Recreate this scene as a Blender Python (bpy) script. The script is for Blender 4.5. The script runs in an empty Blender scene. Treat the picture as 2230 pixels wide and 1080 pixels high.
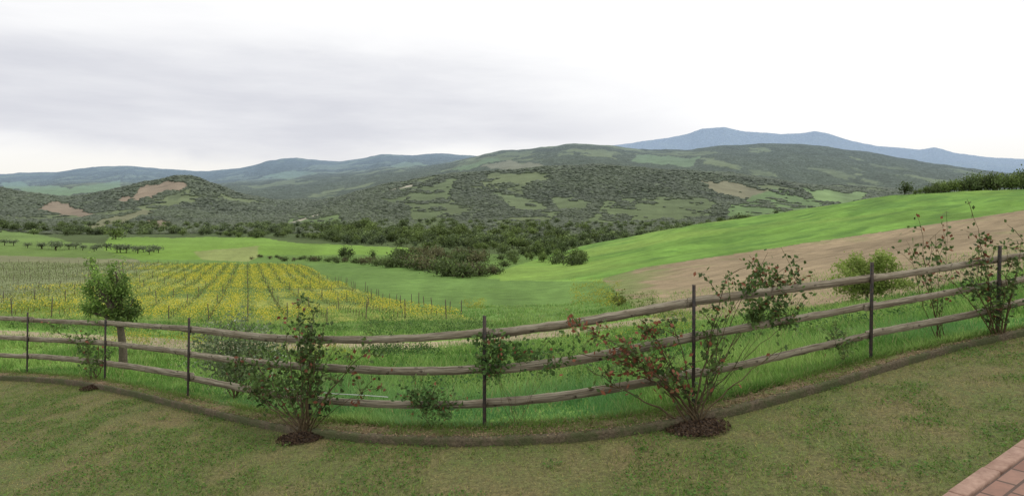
import bpy, math, numpy as np
from mathutils import Matrix, Vector
rng=np.random.default_rng(7)
F=1329.0; CX=1115.0; HY=400.0; ZC=2.07
sc=bpy.context.scene
col=sc.collection
# ---------------------------------------------------------------- helpers
def lin(c):
    c=np.array(c,float)/255.0
    return np.where(c<=0.04045,c/12.92,((c+0.055)/1.055)**2.4)
def W(px,py,d):
    px=np.asarray(px,float);py=np.asarray(py,float);d=np.asarray(d,float)
    return np.stack(np.broadcast_arrays((px-CX)/F*d,d,ZC-(py-HY)/F*d),-1)
def _h(ix,iy,s):
    h=(ix.astype(np.int64)*374761393+iy.astype(np.int64)*668265263+s*1442695041)&0xffffffff
    h=((h^(h>>13))*1274126177)&0xffffffff
    h=((h^(h>>16))*2246822519)&0xffffffff
    return ((h^(h>>15))&0xffffff)/float(0xffffff)
def vn(x,y,s=0):
    x=np.asarray(x,float);y=np.asarray(y,float)
    xi=np.floor(x);yi=np.floor(y);fx=x-xi;fy=y-yi
    fx=fx*fx*(3-2*fx);fy=fy*fy*(3-2*fy)
    a=_h(xi,yi,s);b=_h(xi+1,yi,s);c=_h(xi,yi+1,s);d=_h(xi+1,yi+1,s)
    return (a+(b-a)*fx)*(1-fy)+(c+(d-c)*fx)*fy
def fbm(x,y,s=0,o=4):
    t=0;a=.5;n=0
    for k in range(o):
        t=t+a*vn(x*2**k+k*17.3,y*2**k-k*9.1,s+k);n+=a;a*=.5
    return t/n
def mk(name,V,faces,mats=None,C=None,smooth=False,matidx=None,parent=None,**props):
    V=np.asarray(V,np.float32).reshape(-1,3)
    if not isinstance(faces,list): faces=[faces]
    faces=[np.asarray(f) for f in faces if len(f)]
    li=np.concatenate([f.ravel() for f in faces]).astype(np.int32)
    tot=np.concatenate([np.full(len(f),f.shape[1]) for f in faces])
    st=np.concatenate([[0],np.cumsum(tot)[:-1]]).astype(np.int32)
    me=bpy.data.meshes.new(name)
    me.vertices.add(len(V));me.vertices.foreach_set('co',V.ravel())
    me.loops.add(len(li));me.loops.foreach_set('vertex_index',li)
    me.polygons.add(len(tot));me.polygons.foreach_set('loop_start',st)
    if smooth: me.polygons.foreach_set('use_smooth',np.ones(len(tot),bool))
    if matidx is not None: me.polygons.foreach_set('material_index',np.asarray(matidx,np.int32))
    me.update(calc_edges=True)
    if C is not None:
        C=np.asarray(C,np.float32)
        if C.shape[1]==3: C=np.concatenate([C,np.zeros((len(C),1),np.float32)],1)
        at=me.color_attributes.new('Col','FLOAT_COLOR','POINT')
        at.data.foreach_set('color',C.ravel())
    for m in (mats or []): me.materials.append(m)
    ob=bpy.data.objects.new(name,me);col.objects.link(ob)
    if parent is not None: ob.parent=parent
    for k,v in props.items(): ob[k]=v
    return ob
def empty(name,loc,**props):
    o=bpy.data.objects.new(name,None);o.location=loc;o.empty_display_size=.2;col.objects.link(o)
    for k,v in props.items(): o[k]=v
    return o
def tube(P,R,n=6):
    P=np.asarray(P,float);m=len(P)
    R=np.broadcast_to(np.asarray(R,float),(m,))
    T=np.gradient(P,axis=0);T/=np.linalg.norm(T,axis=1,keepdims=True)+1e-9
    ref=np.array([0.31,.95,.05]);A=np.cross(T,ref);A/=np.linalg.norm(A,axis=1,keepdims=True)+1e-9
    B=np.cross(T,A)
    a=np.linspace(0,2*np.pi,n,endpoint=False)
    V=P[:,None]+R[:,None,None]*(np.cos(a)[None,:,None]*A[:,None]+np.sin(a)[None,:,None]*B[:,None])
    i=np.arange(m-1)[:,None]*n;j=np.arange(n)[None];k=(j+1)%n
    Fq=np.stack([i+j,i+k,i+n+k,i+n+j],-1).reshape(-1,4)
    return V.reshape(-1,3),Fq
def randdir(n):
    v=rng.normal(size=(n,3));return v/np.linalg.norm(v,axis=1,keepdims=True)
def leaves(P,L,Wd,flat=0.0,up=0.0):
    n=len(P);a=randdir(n);a[:,2]=a[:,2]*(1-flat)+up;a/=np.linalg.norm(a,axis=1,keepdims=True)
    r=randdir(n);r[:,2]*=(1-flat)
    b=np.cross(a,r) if flat==0 else r-a*np.sum(a*r,1,keepdims=True)
    b/=np.linalg.norm(b,axis=1,keepdims=True)+1e-9
    L=np.broadcast_to(L,(n,))[:,None];Wd=np.broadcast_to(Wd,(n,))[:,None]
    V=np.stack([P-a*L/2,P+b*Wd/2-a*L*.05,P+a*L/2,P-b*Wd/2-a*L*.05],1).reshape(-1,3)
    return V,np.arange(n*4).reshape(-1,4)
class Acc:
    def __init__(s): s.V=[];s.F=[];s.C=[];s.n=0
    def add(s,V,Fq,C):
        V=np.asarray(V);C=np.asarray(C,float)
        if C.ndim==1: C=np.tile(C,(len(V),1))
        s.V.append(V);s.F.append(np.asarray(Fq)+s.n);s.C.append(C);s.n+=len(V)
    def make(s,name,mats,**k):
        return mk(name,np.concatenate(s.V),s.F,mats,np.concatenate(s.C),**k)
# ---------------------------------------------------------------- materials
def newmat(name):
    m=bpy.data.materials.new(name);m.use_nodes=True;nt=m.node_tree
    return m,nt,nt.nodes['Principled BSDF'],nt.nodes['Material Output']
def noise_n(nt,vec,scale,detail=4,rough=.55,dist=0):
    n=nt.nodes.new('ShaderNodeTexNoise');n.inputs['Scale'].default_value=scale;n.inputs['Detail'].default_value=detail
    n.inputs['Roughness'].default_value=rough;n.inputs['Distortion'].default_value=dist
    nt.links.new(vec,n.inputs['Vector']);return n.outputs['Fac']
def mrange(nt,v,a,b,c,d):
    n=nt.nodes.new('ShaderNodeMapRange');nt.links.new(v,n.inputs[0])
    for i,x in enumerate((a,b,c,d)): n.inputs[i+1].default_value=x
    return n.outputs[0]
def math_n(nt,op,a,b=None):
    n=nt.nodes.new('ShaderNodeMath');n.operation=op
    for i,x in enumerate((a,b)):
        if x is None: continue
        if isinstance(x,(int,float)): n.inputs[i].default_value=x
        else: nt.links.new(x,n.inputs[i])
    return n.outputs[0]
def mix(nt,f,a,b,bt='MIX'):
    n=nt.nodes.new('ShaderNodeMix');n.data_type='RGBA';n.blend_type=bt
    for i,x in ((0,f),(6,a),(7,b)):
        if isinstance(x,(int,float)): n.inputs[i].default_value=x
        elif isinstance(x,(tuple,list,np.ndarray)): n.inputs[i].default_value=tuple(x)[:3]+(1,)
        else: nt.links.new(x,n.inputs[i])
    return n.outputs[2]
def scalecol(nt,c,f):
    n=nt.nodes.new('ShaderNodeVectorMath');n.operation='SCALE';nt.links.new(c,n.inputs[0]);nt.links.new(f,n.inputs['Scale']);return n.outputs[0]
def bump(nt,h,dist,strength,bs):
    b=nt.nodes.new('ShaderNodeBump');b.inputs['Distance'].default_value=dist;b.inputs['Strength'].default_value=strength
    nt.links.new(h,b.inputs['Height']);nt.links.new(b.outputs[0],bs.inputs['Normal'])
mg,nt,bs,_=newmat('terrain_ground')
pos=nt.nodes.new('ShaderNodeNewGeometry').outputs['Position']
at=nt.nodes.new('ShaderNodeAttribute');at.attribute_name='Col'
f1=mrange(nt,noise_n(nt,pos,.02,5),.3,.7,.84,1.16)
f2=mrange(nt,noise_n(nt,pos,.5,5,.6),.3,.7,.80,1.20)
f3=mrange(nt,noise_n(nt,pos,9,4,.7),.3,.7,.7,1.3)
f=math_n(nt,'MULTIPLY',math_n(nt,'MULTIPLY',f1,f2),f3)
vo=nt.nodes.new('ShaderNodeTexVoronoi');vo.inputs['Scale'].default_value=.11;nt.links.new(pos,vo.inputs['Vector'])
vf=mrange(nt,vo.outputs['Distance'],.1,.75,1.22,.66)
sepc=nt.nodes.new('ShaderNodeSeparateColor');nt.links.new(vo.outputs['Color'],sepc.inputs[0])
vf=math_n(nt,'MULTIPLY',vf,mrange(nt,sepc.outputs[0],0,1,.8,1.2))
mm=nt.nodes.new('ShaderNodeMix');mm.data_type='FLOAT';nt.links.new(at.outputs['Alpha'],mm.inputs[0]);mm.inputs[2].default_value=1;nt.links.new(vf,mm.inputs[3])
f=math_n(nt,'MULTIPLY',f,mm.outputs[0])
nt.links.new(scalecol(nt,at.outputs['Color'],f),bs.inputs['Base Color'])
bs.inputs['Roughness'].default_value=1;bs.inputs['Specular IOR Level'].default_value=.1
bump(nt,noise_n(nt,pos,6,5,.7),.06,.6,bs)
def vegmat(name,trans=.25,var=.3):
    m,nt,bs,out=newmat(name)
    at=nt.nodes.new('ShaderNodeAttribute');at.attribute_name='Col'
    oi=nt.nodes.new('ShaderNodeObjectInfo')
    c=scalecol(nt,at.outputs['Color'],mrange(nt,oi.outputs['Random'],0,1,1-var,1+var))
    nt.links.new(c,bs.inputs['Base Color']);bs.inputs['Roughness'].default_value=.65;bs.inputs['Specular IOR Level'].default_value=.25
    tr=nt.nodes.new('ShaderNodeBsdfTranslucent');nt.links.new(c,tr.inputs[0])
    mx=nt.nodes.new('ShaderNodeMixShader');mx.inputs[0].default_value=trans
    nt.links.new(bs.outputs[0],mx.inputs[1]);nt.links.new(tr.outputs[0],mx.inputs[2]);nt.links.new(mx.outputs[0],out.inputs[0])
    return m
mv=vegmat('foliage',.3,.22); mvf=vegmat('distant_foliage',0.1,.0); mgr=vegmat('grass_blades',.35,0)
mbark,nt,bs,_=newmat('bark')
pos=nt.nodes.new('ShaderNodeNewGeometry').outputs['Position']
nt.links.new(mix(nt,noise_n(nt,pos,25,5),lin((62,54,46)),lin((118,106,90))),bs.inputs['Base Color']);bs.inputs['Roughness'].default_value=.95
bump(nt,noise_n(nt,pos,40,4),.01,.8,bs)
mw,nt,bs,_=newmat('weathered_wood')
tc=nt.nodes.new('ShaderNodeAttribute');tc.attribute_name='UVc'
mp=nt.nodes.new('ShaderNodeMapping');mp.inputs['Scale'].default_value=(2.2,60,90);nt.links.new(tc.outputs['Vector'],mp.inputs[0])
g=noise_n(nt,mp.outputs[0],1,6,.7,.4)
mp2=nt.nodes.new('ShaderNodeMapping');mp2.inputs['Scale'].default_value=(3,9,9);nt.links.new(tc.outputs['Vector'],mp2.inputs[0])
g2=noise_n(nt,mp2.outputs[0],1,5,.65)
mp3=nt.nodes.new('ShaderNodeMapping');mp3.inputs['Scale'].default_value=(12,30,22);nt.links.new(tc.outputs['Vector'],mp3.inputs[0])
g3=noise_n(nt,mp3.outputs[0],1,3)
c=mix(nt,mrange(nt,g,.34,.62,0,1),lin((84,76,64)),lin((176,168,148)))
c=mix(nt,mrange(nt,g2,.42,.66,0,.6),c,lin((112,100,82)))
c=mix(nt,mrange(nt,g3,.62,.72,0,.8),c,lin((50,43,36)))
nt.links.new(c,bs.inputs['Base Color']);bs.inputs['Roughness'].default_value=1;bs.inputs['Specular IOR Level'].default_value=.05
bump(nt,g,.003,.5,bs)
mm_,nt,bs,_=newmat('rusty_dark_metal')
pos=nt.nodes.new('ShaderNodeNewGeometry').outputs['Position']
nt.links.new(mix(nt,mrange(nt,noise_n(nt,pos,30,4),.4,.65,0,1),lin((42,42,40)),lin((74,60,50))),bs.inputs['Base Color']);bs.inputs['Roughness'].default_value=.7;bs.inputs['Metallic'].default_value=.2
ml,nt,bs,_=newmat('lawn')
pos=nt.nodes.new('ShaderNodeNewGeometry').outputs['Position']
a=noise_n(nt,pos,1.3,5,.65);b=noise_n(nt,pos,28,5,.75)
c=mix(nt,mrange(nt,a,.36,.60,0,1),lin((136,124,80)),lin((106,124,58)))
c=mix(nt,mrange(nt,b,.35,.68,0,1),lin((78,74,42)),c)
c=mix(nt,mrange(nt,noise_n(nt,pos,60,3,.7),.57,.72,0,.6),c,lin((172,160,112)))
nt.links.new(c,bs.inputs['Base Color']);bs.inputs['Roughness'].default_value=1
bump(nt,b,.03,.8,bs)
def soilmat(name,c1,c2,c3):
    m,nt,bs,_=newmat(name)
    pos=nt.nodes.new('ShaderNodeNewGeometry').outputs['Position']
    c=mix(nt,mrange(nt,noise_n(nt,pos,35,5,.75),.3,.7,0,1),lin(c1),lin(c2))
    c=mix(nt,mrange(nt,noise_n(nt,pos,3.2,5,.7),.42,.56,0,.85),c,lin(c3))
    nt.links.new(c,bs.inputs['Base Color']);bs.inputs['Roughness'].default_value=1
    bump(nt,noise_n(nt,pos,45,5,.7),.03,1,bs);return m
mborder=soilmat('mossy_border_soil',(96,80,58),(160,136,104),(108,118,60))
mmound=soilmat('dark_mulch',(46,36,28),(92,74,58),(62,50,38))
mkerb=soilmat('stone_edging',(72,64,50),(134,120,96),(84,92,54))
mb,nt,bs,_=newmat('brick_paving')
tcn=nt.nodes.new('ShaderNodeTexCoord').outputs['Object']
br=nt.nodes.new('ShaderNodeTexBrick');nt.links.new(tcn,br.inputs['Vector'])
for k,v in (('Scale',1),('Mortar Size',.009),('Brick Width',.24),('Row Height',.12),('Bias',0.0)): br.inputs[k].default_value=v
br.inputs['Color1'].default_value=tuple(lin((138,98,82)))+(1,);br.inputs['Color2'].default_value=tuple(lin((162,124,106)))+(1,);br.inputs['Mortar'].default_value=tuple(lin((78,62,52)))+(1,)
c=mix(nt,mrange(nt,noise_n(nt,tcn,14,6,.7),.3,.7,.0,.6),br.outputs['Color'],lin((106,86,74)))
nt.links.new(c,bs.inputs['Base Color']);bs.inputs['Roughness'].default_value=.85
bump(nt,math_n(nt,'SUBTRACT',1.0,br.outputs['Fac']),.008,.9,bs)
ms,nt,bs,_=newmat('terracotta_edging')
tcn=nt.nodes.new('ShaderNodeTexCoord').outputs['Object']
nt.links.new(mix(nt,mrange(nt,noise_n(nt,tcn,12,6,.7),.3,.7,0,1),lin((128,98,82)),lin((172,142,124))),bs.inputs['Base Color']);bs.inputs['Roughness'].default_value=.85
bump(nt,noise_n(nt,tcn,40,4),.004,.6,bs)
mwh,nt,bs,_=newmat('white_plastic');bs.inputs['Base Color'].default_value=(.66,.67,.65,1);bs.inputs['Roughness'].default_value=.45

# ---------------------------------------------------------------- lawn plane / fence line
A0,B0,C0=-2.07,.0971,-.0457
def planez(x,y): return ZC+A0+B0*np.asarray(x)+C0*np.asarray(y)
def planed(px,py): return -A0/((np.asarray(py,float)-HY)/F+B0*(np.asarray(px,float)-CX)/F+C0)
def spl(xs,ys,x):
    xs=np.array(xs,float);ys=np.array(ys,float);m=np.gradient(ys,xs)
    x=np.asarray(x,float);xc=np.clip(x,xs[0],xs[-1])
    i=np.clip(np.searchsorted(xs,xc)-1,0,len(xs)-2);h=xs[i+1]-xs[i];t=(xc-xs[i])/h
    return (2*t**3-3*t**2+1)*ys[i]+(t**3-2*t**2+t)*h*m[i]+(-2*t**3+3*t**2)*ys[i+1]+(t**3-t**2)*h*m[i+1]
PB=[(-700,800),(-200,808),(60,818),(229,834),(410,872),(675,920),(1055,940),(1510,893),(1896,792),(2172,735),(2450,692),(2930,650)]
CB=[(-700,810),(-200,817),(0,827),(120,834),(229,850),(410,893),(600,938),(800,962),(1000,970),(1200,964),(1400,942),(1600,901),(1800,847),(1950,801),(2100,760),(2230,731),(2450,699),(2930,657)]
_px=np.array([p[0] for p in PB]);_pd=planed(_px,[p[1] for p in PB])
_cx=np.array([p[0] for p in CB]);_cd=planed(_cx,[p[1] for p in CB])
def dfence(px): return 1/spl(_px,1/_pd,px)
def dcurb(px): return np.minimum(1/spl(_cx,1/_cd,px),dfence(px)-.12)

# ---------------------------------------------------------------- terrain
cols_px=np.linspace(-700,2930,1041); nr=720
drow=np.exp(np.linspace(math.log(3.0),math.log(26000),nr))
R={
22:[(0,733),(300,738),(600,746),(900,750),(1200,742),(1500,710),(1800,662),(2230,600),(2930,540)],
35:[(0,692),(300,700),(600,705),(900,704),(1200,696),(1500,655),(1800,612),(2230,556),(2930,500)],
60:[(0,642),(300,645),(600,650),(900,655),(1200,648),(1500,608),(1800,572),(2230,520),(2930,470)],
100:[(0,602),(300,602),(600,606),(900,615),(1200,612),(1500,570),(1800,536),(2230,486),(2930,440)],
180:[(0,563),(300,565),(600,569),(900,577),(1200,579),(1500,535),(1800,495),(2230,444),(2930,415)],
350:[(-700,520),(0,528),(300,530),(600,533),(900,545),(1200,549),(1250,541),(1300,529),(1500,490),(1700,463),(1900,430),(2000,420),(2230,411),(2930,392)],
430:[(0,520),(600,523),(900,535),(1200,538),(1300,535),(1500,508),(1700,480),(1900,452),(2230,432)],
600:[(-700,490),(0,502),(100,508),(300,508),(600,503),(900,510),(1200,515),(1500,512),(1800,485),(2230,455)],
1000:[(0,487),(300,486),(600,490),(900,475),(1200,475),(1500,478),(1800,462),(2230,442)],
1400:[(0,455),(150,462),(300,448),(450,455),(600,470),(800,438),(1000,425),(1200,428),(1500,432),(1800,442),(2230,430)],
1900:[(-700,395),(0,405),(60,418),(130,432),(200,428),(270,412),(330,395),(385,378),(420,382),(460,398),(520,415),(600,432),(680,440),(740,425),(850,398),(960,376),(1100,371),(1200,365),(1300,360),(1400,363),(1500,370),(1640,392),(1750,405),(1880,420),(2230,430)],
2600:[(-700,410),(0,428),(300,430),(500,432),(700,432),(900,398),(1100,372),(1300,366),(1500,375),(1700,395),(1900,410),(2230,420)],
4200:[(-700,400),(0,410),(300,405),(600,398),(800,378),(900,364),(1000,345),(1060,336),(1130,331),(1200,323),(1240,316),(1270,314),(1300,319),(1400,327),(1500,330),(1560,323),(1640,316),(1700,315),(1760,319),(1830,322),(1900,332),(2000,345),(2100,358),(2150,365),(2230,374),(2930,385)],
5600:[(-700,398),(0,402),(300,398),(600,392),(800,368),(1000,352),(1200,345),(1500,350),(1700,345),(2000,365),(2230,385)],
8000:[(-700,370),(0,380),(60,374),(130,372),(200,366),(280,363),(400,368),(450,368),(520,362),(590,350),(640,345),(700,353),(760,350),(830,334),(900,337),(960,332),(1020,337),(1100,345),(1500,370),(2930,390)],
11000:[(-700,392),(0,395),(600,385),(1000,370),(1500,370),(2930,390)],
16000:[(-700,392),(1000,380),(1200,345),(1310,318),(1380,308),(1450,298),(1500,287),(1530,275),(1575,272),(1620,283),(1700,290),(1740,287),(1775,280),(1800,284),(1850,300),(1910,314),(1960,317),(2000,323),(2035,316),(2080,330),(2150,340),(2230,344),(2930,372)],
20000:[(-700,398),(2930,398)],26500:[(-700,402),(2930,402)]}
ctrl=[];
df=dfence(cols_px);u=(cols_px-CX)/F
def addctrl(d,z): ctrl.append((np.broadcast_to(d,df.shape).astype(float),z))
addctrl(1.0,planez(u*1,1.0)-.6)
addctrl(df-.35,planez(u*(df-.35),df-.35)-.4)
addctrl(df+.0,planez(u*df,df)-.02)
def sm(a,k):
    w=np.hanning(k+2)[1:-1];w/=w.sum();return np.convolve(np.pad(a,k//2,mode='edge'),w,'valid')
for d in sorted(R):
    pts=R[d];py=np.interp(cols_px,[p[0] for p in pts],[p[1] for p in pts])
    py=sm(py,31 if d<1500 else (5 if d>12000 else 9))
    addctrl(float(d),ZC-(py-HY)/F*d)
Z=np.empty((nr,len(cols_px)))
for j in range(len(cols_px)):
    Z[:,j]=np.interp(drow,[c[0][j] for c in ctrl],[c[1][j] for c in ctrl])
w=np.hanning(9)[1:-1];w/=w.sum();Zp=np.pad(Z,((3,3),(0,0)),mode='edge')
Z=sum(w[k]*Zp[k:k+nr] for k in range(7))
X=u[None]*drow[:,None];Y=np.broadcast_to(drow[:,None],X.shape)
sm01=lambda a,lo,hi:np.clip((a-lo)/(hi-lo),0,1)**2*(3-2*np.clip((a-lo)/(hi-lo),0,1))
Dm=Y
amp=sm01(Dm,500,1200)
Z=Z+amp*Dm*(.017*(fbm(X/(Dm*.10+60),Y/(Dm*.10+60),3,4)-.5))*(1-.6*sm01(Dm,6000,12000)) + sm01(Dm,700,1100)*(1-sm01(Dm,2500,9000)*.6)*Dm*.0035*(fbm(X/70,Y/90,9,3)-.5)
Z=Z+(1-amp)*sm01(Dm,9,40)*(.25+Dm*.0022)*(fbm(X/14,Y/14,5,3)-.5)*1.6 + (1-amp)*sm01(Dm,6,12)*.12*(fbm(X/1.5,Y/1.5,6,2)-.5)
Z=Z+sm01(Dm,60,120)*(1-sm01(Dm,300,345))*sm01(X/Y,.1,.3)*3.0*(fbm((X+Y*.9)/70,(X*.9-Y)/28,13,2)-.5)
PY=HY+(ZC-Z)*F/Dm;PX=np.broadcast_to(cols_px[None],Z.shape)
def ground(x,y):
    x=np.asarray(x,float);y=np.asarray(y,float)
    px=CX+F*x/y;ci=np.clip((px+700)/3630*1040,0,1039.999);ri=np.clip((np.log(y)-math.log(3.0))/(math.log(26000)-math.log(3.0))*(nr-1),0,nr-1.001)
    c0=ci.astype(int);r0=ri.astype(int);fc=ci-c0;fr=ri-r0
    return (Z[r0,c0]*(1-fc)+Z[r0,c0+1]*fc)*(1-fr)+(Z[r0+1,c0]*(1-fc)+Z[r0+1,c0+1]*fc)*fr
def hit(px,py,dmin=12.):
    c=int(np.clip((px+700)/3630*1040,0,1040));m=(drow>dmin)&(PY[:,c]<=py)
    return float(drow[np.argmax(m)])
def inpoly(px,py,poly):
    r=np.zeros(px.shape,bool);n=len(poly)
    for i in range(n):
        x0,y0=poly[i];x1,y1=poly[(i+1)%n]
        if y0==y1: continue
        c=((y0>py)!=(y1>py))&(px<(x1-x0)*(py-y0)/(y1-y0)+x0);r^=c
    return r
C=np.zeros(Z.shape+(3,))+lin((96,122,60));FO=np.zeros(Z.shape);NT=np.zeros(Z.shape)
wx=(fbm(X/(Dm*.02+1),Y/(Dm*.04+1),21,3)-.5);wy=(fbm(X/(Dm*.02+1),Y/(Dm*.04+1),31,3)-.5)
QX=PX+wx*(20+30*sm01(Dm,500,700))*np.clip(sm01(Dm,20,400),.35,1);QY=PY+wy*(6+12*sm01(Dm,500,700))*np.clip(sm01(Dm,20,400),.35,1)
n1=fbm(X/2.2,Y/2.2,41,4);near=Dm<30
C[near]=(lin((94,128,58))*(1-n1[near,None])+lin((132,160,82))*n1[near,None])
n2=fbm(X/260,Y/420,51,4);n3=fbm(X/90,Y/160,61,3)
hill=Dm>560
isf=(n2*.7+n3*.3)<np.where(Dm<2000,.66,.58)
cell=_h(np.floor(X/170+wx*1.5),np.floor(Y/260+wy*1.5),5)
fieldc=lin((82,92,56))[None,None]*(1-cell[...,None])+lin((102,112,70))[None,None]*cell[...,None]
forc=lin((67,76,51))[None,None]*(.72+.6*n3[...,None])
C=np.where(hill[...,None],np.where(isf[...,None],forc,fieldc),C);FO=np.where(hill&isf,1.,FO)
def paint(poly,c,dmin,dmax,fo=0,var=.15,exact=False,nt_=0):
    q=(Dm>=dmin)&(Dm<=dmax)
    idx=np.nonzero(q);x=(PX if exact else QX)[idx];y=(PY if exact else QY)[idx]
    m=inpoly(x,y,poly);i=(idx[0][m],idx[1][m])
    C[i]=lin(c)*(1-var+2*var*fbm(X[i]/(Dm[i]*.03+1),Y[i]/(Dm[i]*.08+1),71,4))[:,None];FO[i]=fo;NT[i]=nt_
BR=(138,120,98)
for poly,c,q in [
 ([(262,438),(300,412),(350,400),(392,394),(418,406),(370,416),(300,440)],BR,1),
 ([(76,456),(110,438),(152,440),(172,455),(205,468),(150,470)],(126,110,90),1),
 ([(180,492),(250,472),(330,455),(335,463),(260,487),(200,502)],(112,112,80),1),
 ([(320,478),(372,484),(366,500),(320,498)],(126,112,90),1),
 ([(610,495),(640,478),(730,460),(744,486),(700,496),(630,500)],(98,116,66),0),
 ([(826,424),(900,402),(995,390),(975,425),(952,492),(905,492),(900,452),(830,438)],(86,98,58),0),
 ([(1070,420),(1130,425),(1222,465),(1200,476),(1100,442)],(94,106,66),0),
 ([(1196,428),(1284,440),(1270,466),(1210,456)],(90,102,62),0),
 ([(1270,482),(1330,435),(1500,425),(1562,440),(1540,472),(1350,486)],(88,100,60),0),
 ([(1518,394),(1610,398),(1680,418),(1620,436),(1560,420)],(116,112,84),0),
 ([(1590,462),(1650,420),(1760,408),(1895,428),(1830,446),(1700,468),(1600,478)],(96,118,68),0),
 ([(1750,415),(1900,420),(1880,440),(1780,440)],(110,132,78),1),
 ]: paint(poly,c,560,1990,nt_=q,var=.3)
for poly,c in [([(1380,335),(1520,342),(1505,360),(1370,352)],(96,116,76)),([(1050,366),(1110,350),(1210,364),(1130,374)],(114,114,90)),
 ([(980,372),(1080,345),(1090,352),(1010,374)],(92,112,72))]: paint(poly,c,1950,4300)
for poly,c in [([(10,396),(150,408),(255,398),(262,414),(120,426),(20,412)],(100,124,84)),([(560,385),(640,372),(700,380),(640,392)],(100,118,80)),([(840,360),(900,352),(930,358),(870,368)],(100,116,76))]: paint(poly,c,2600,12000)
for line in ([(612,492),(640,484),(700,466)],[(828,428),(852,414),(900,404)]):
    poly=[(a,b-1.6) for a,b in line]+[(a,b+1.6) for a,b in line[::-1]];paint(poly,(170,162,144),560,1990,exact=True,nt_=1)
v=(Dm>300)&(Dm<=560);C[v]=lin((76,90,50))
paint([(-700,480),(0,498),(100,513),(170,528),(350,545),(320,566),(0,556),(-700,556)],(100,122,62),100,800)
paint([(235,517),(560,517),(640,528),(920,541),(930,553),(560,556),(540,566),(300,566),(225,545)],(110,140,58),110,800)
paint([(420,548),(560,536),(565,560),(540,570),(440,566)],(130,140,82),110,500,var=.3)
paint([(-700,560),(0,556),(300,566),(330,600),(180,625),(0,645),(-700,660)],(120,122,90),40,300)
paint([(660,573),(930,575),(1050,607),(1300,607),(1385,668),(1300,705),(1000,695),(800,628)],(98,126,64),30,300,var=.3)
paint([(1085,590),(1300,600),(1320,612),(1180,612),(1060,606)],(116,148,68),30,300)
GR=[(1080,592),(1250,541),(1300,525),(1500,484),(1900,420),(2930,370),(2930,400),(2230,457),(2000,492),(1800,522),(1600,552),(1400,582),(1310,607),(1090,612)]
paint(GR,(104,138,60),30,390,var=.2)
BRN=[(1310,607),(1400,583),(1600,553),(1800,523),(2000,493),(2230,458),(2930,400),(2930,530),(2230,590),(2000,640),(1800,672),(1600,690),(1450,702),(1380,668)]
paint(BRN,(142,126,100),14,300,var=.15)
m=(Dm>60)&(Dm<390)&inpoly(QX,QY,GR);s=fbm((X+Y*.9)/50,(X*.9-Y)/6,77,4);s2=fbm((X+Y*.9)/26,(X*.9-Y)/9,79,3)
C[m]*=(.66+.68*s[m])[:,None];dk=sm01(s2[m],.50,.64)[:,None]*.5;C[m]=C[m]*(1-dk)+lin((74,108,50))*dk
lt=sm01(fbm(X/60,Y/60,78,3)[m],.5,.7)[:,None]*.45;C[m]=C[m]*(1-lt)+lin((136,158,76))*lt
m=(Dm>14)&(Dm<300)&inpoly(QX,QY,BRN);s=fbm((X+Y*.9)/14,(X*.9-Y)/1.3,80,4);s4=fbm(X/12,Y/12,82,4);C[m]*=(.58+.48*s[m]+.36*s4[m])[:,None]
# weeds creeping over the tip of the ploughed field
tip=(1-sm01(PX,1330,1520))*.75+.25*sm01(s4,.55,.7);tg=(tip*sm01(fbm(X/2.5,Y/5,84,3)+.3*tip,.45,.65))[m][:,None];C[m]=C[m]*(1-tg)+lin((104,124,66))*tg
paint([(-700,708),(0,719),(300,733),(450,743),(900,746),(1050,738),(1250,716),(1450,686),(1560,676),(1560,686),(1450,698),(1250,730),(1060,750),(900,760),(600,764),(400,760),(250,752),(0,736),(-700,722)],(158,146,118),12,60,var=.3)
S=X+.433*Y
vy=(Y>36)&(Y<150)&(S<13.6)&(S>-70)&(PX>-700)
RS=2.4
ph=np.abs(((S/RS)%1)-.5)*2
yel=(.5+.5*sm01(1-ph,.3,.9))*sm01(S+22*wx,-26,-8)*sm01(fbm(X/7,Y/10,88,3),.30,.58)
base=lin((98,118,62))[None,None]*np.ones_like(C)
gray=lin((122,130,92))[None,None]*(0.92+.16*(ph[...,None]))
gm_=sm01(-S-20+10*wx,-4,4)[...,None]
base=base*(1-gm_)+gray*gm_
cv=base*(1-.6*yel[...,None])+.6*yel[...,None]*lin((172,172,84))
C=np.where(vy[...,None],cv,C)
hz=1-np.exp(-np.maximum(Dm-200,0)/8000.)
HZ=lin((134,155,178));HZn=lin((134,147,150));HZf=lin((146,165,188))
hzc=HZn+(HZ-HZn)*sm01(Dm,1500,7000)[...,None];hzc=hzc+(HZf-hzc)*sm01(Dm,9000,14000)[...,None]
C=C*(1-hz[...,None])+hzc*hz[...,None]  # aerial haze painted into the ground colours, stronger with distance
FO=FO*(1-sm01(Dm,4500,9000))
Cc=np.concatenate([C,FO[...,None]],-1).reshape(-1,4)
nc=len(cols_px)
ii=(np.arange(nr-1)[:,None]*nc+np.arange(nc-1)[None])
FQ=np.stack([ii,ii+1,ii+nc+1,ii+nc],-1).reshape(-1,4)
g=mk('ground',np.stack([X,Y,Z],-1).reshape(-1,3),FQ,[mg],Cc,smooth=True,kind='structure',label='rolling valley of fields, hills and distant mountains',category='terrain')

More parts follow.
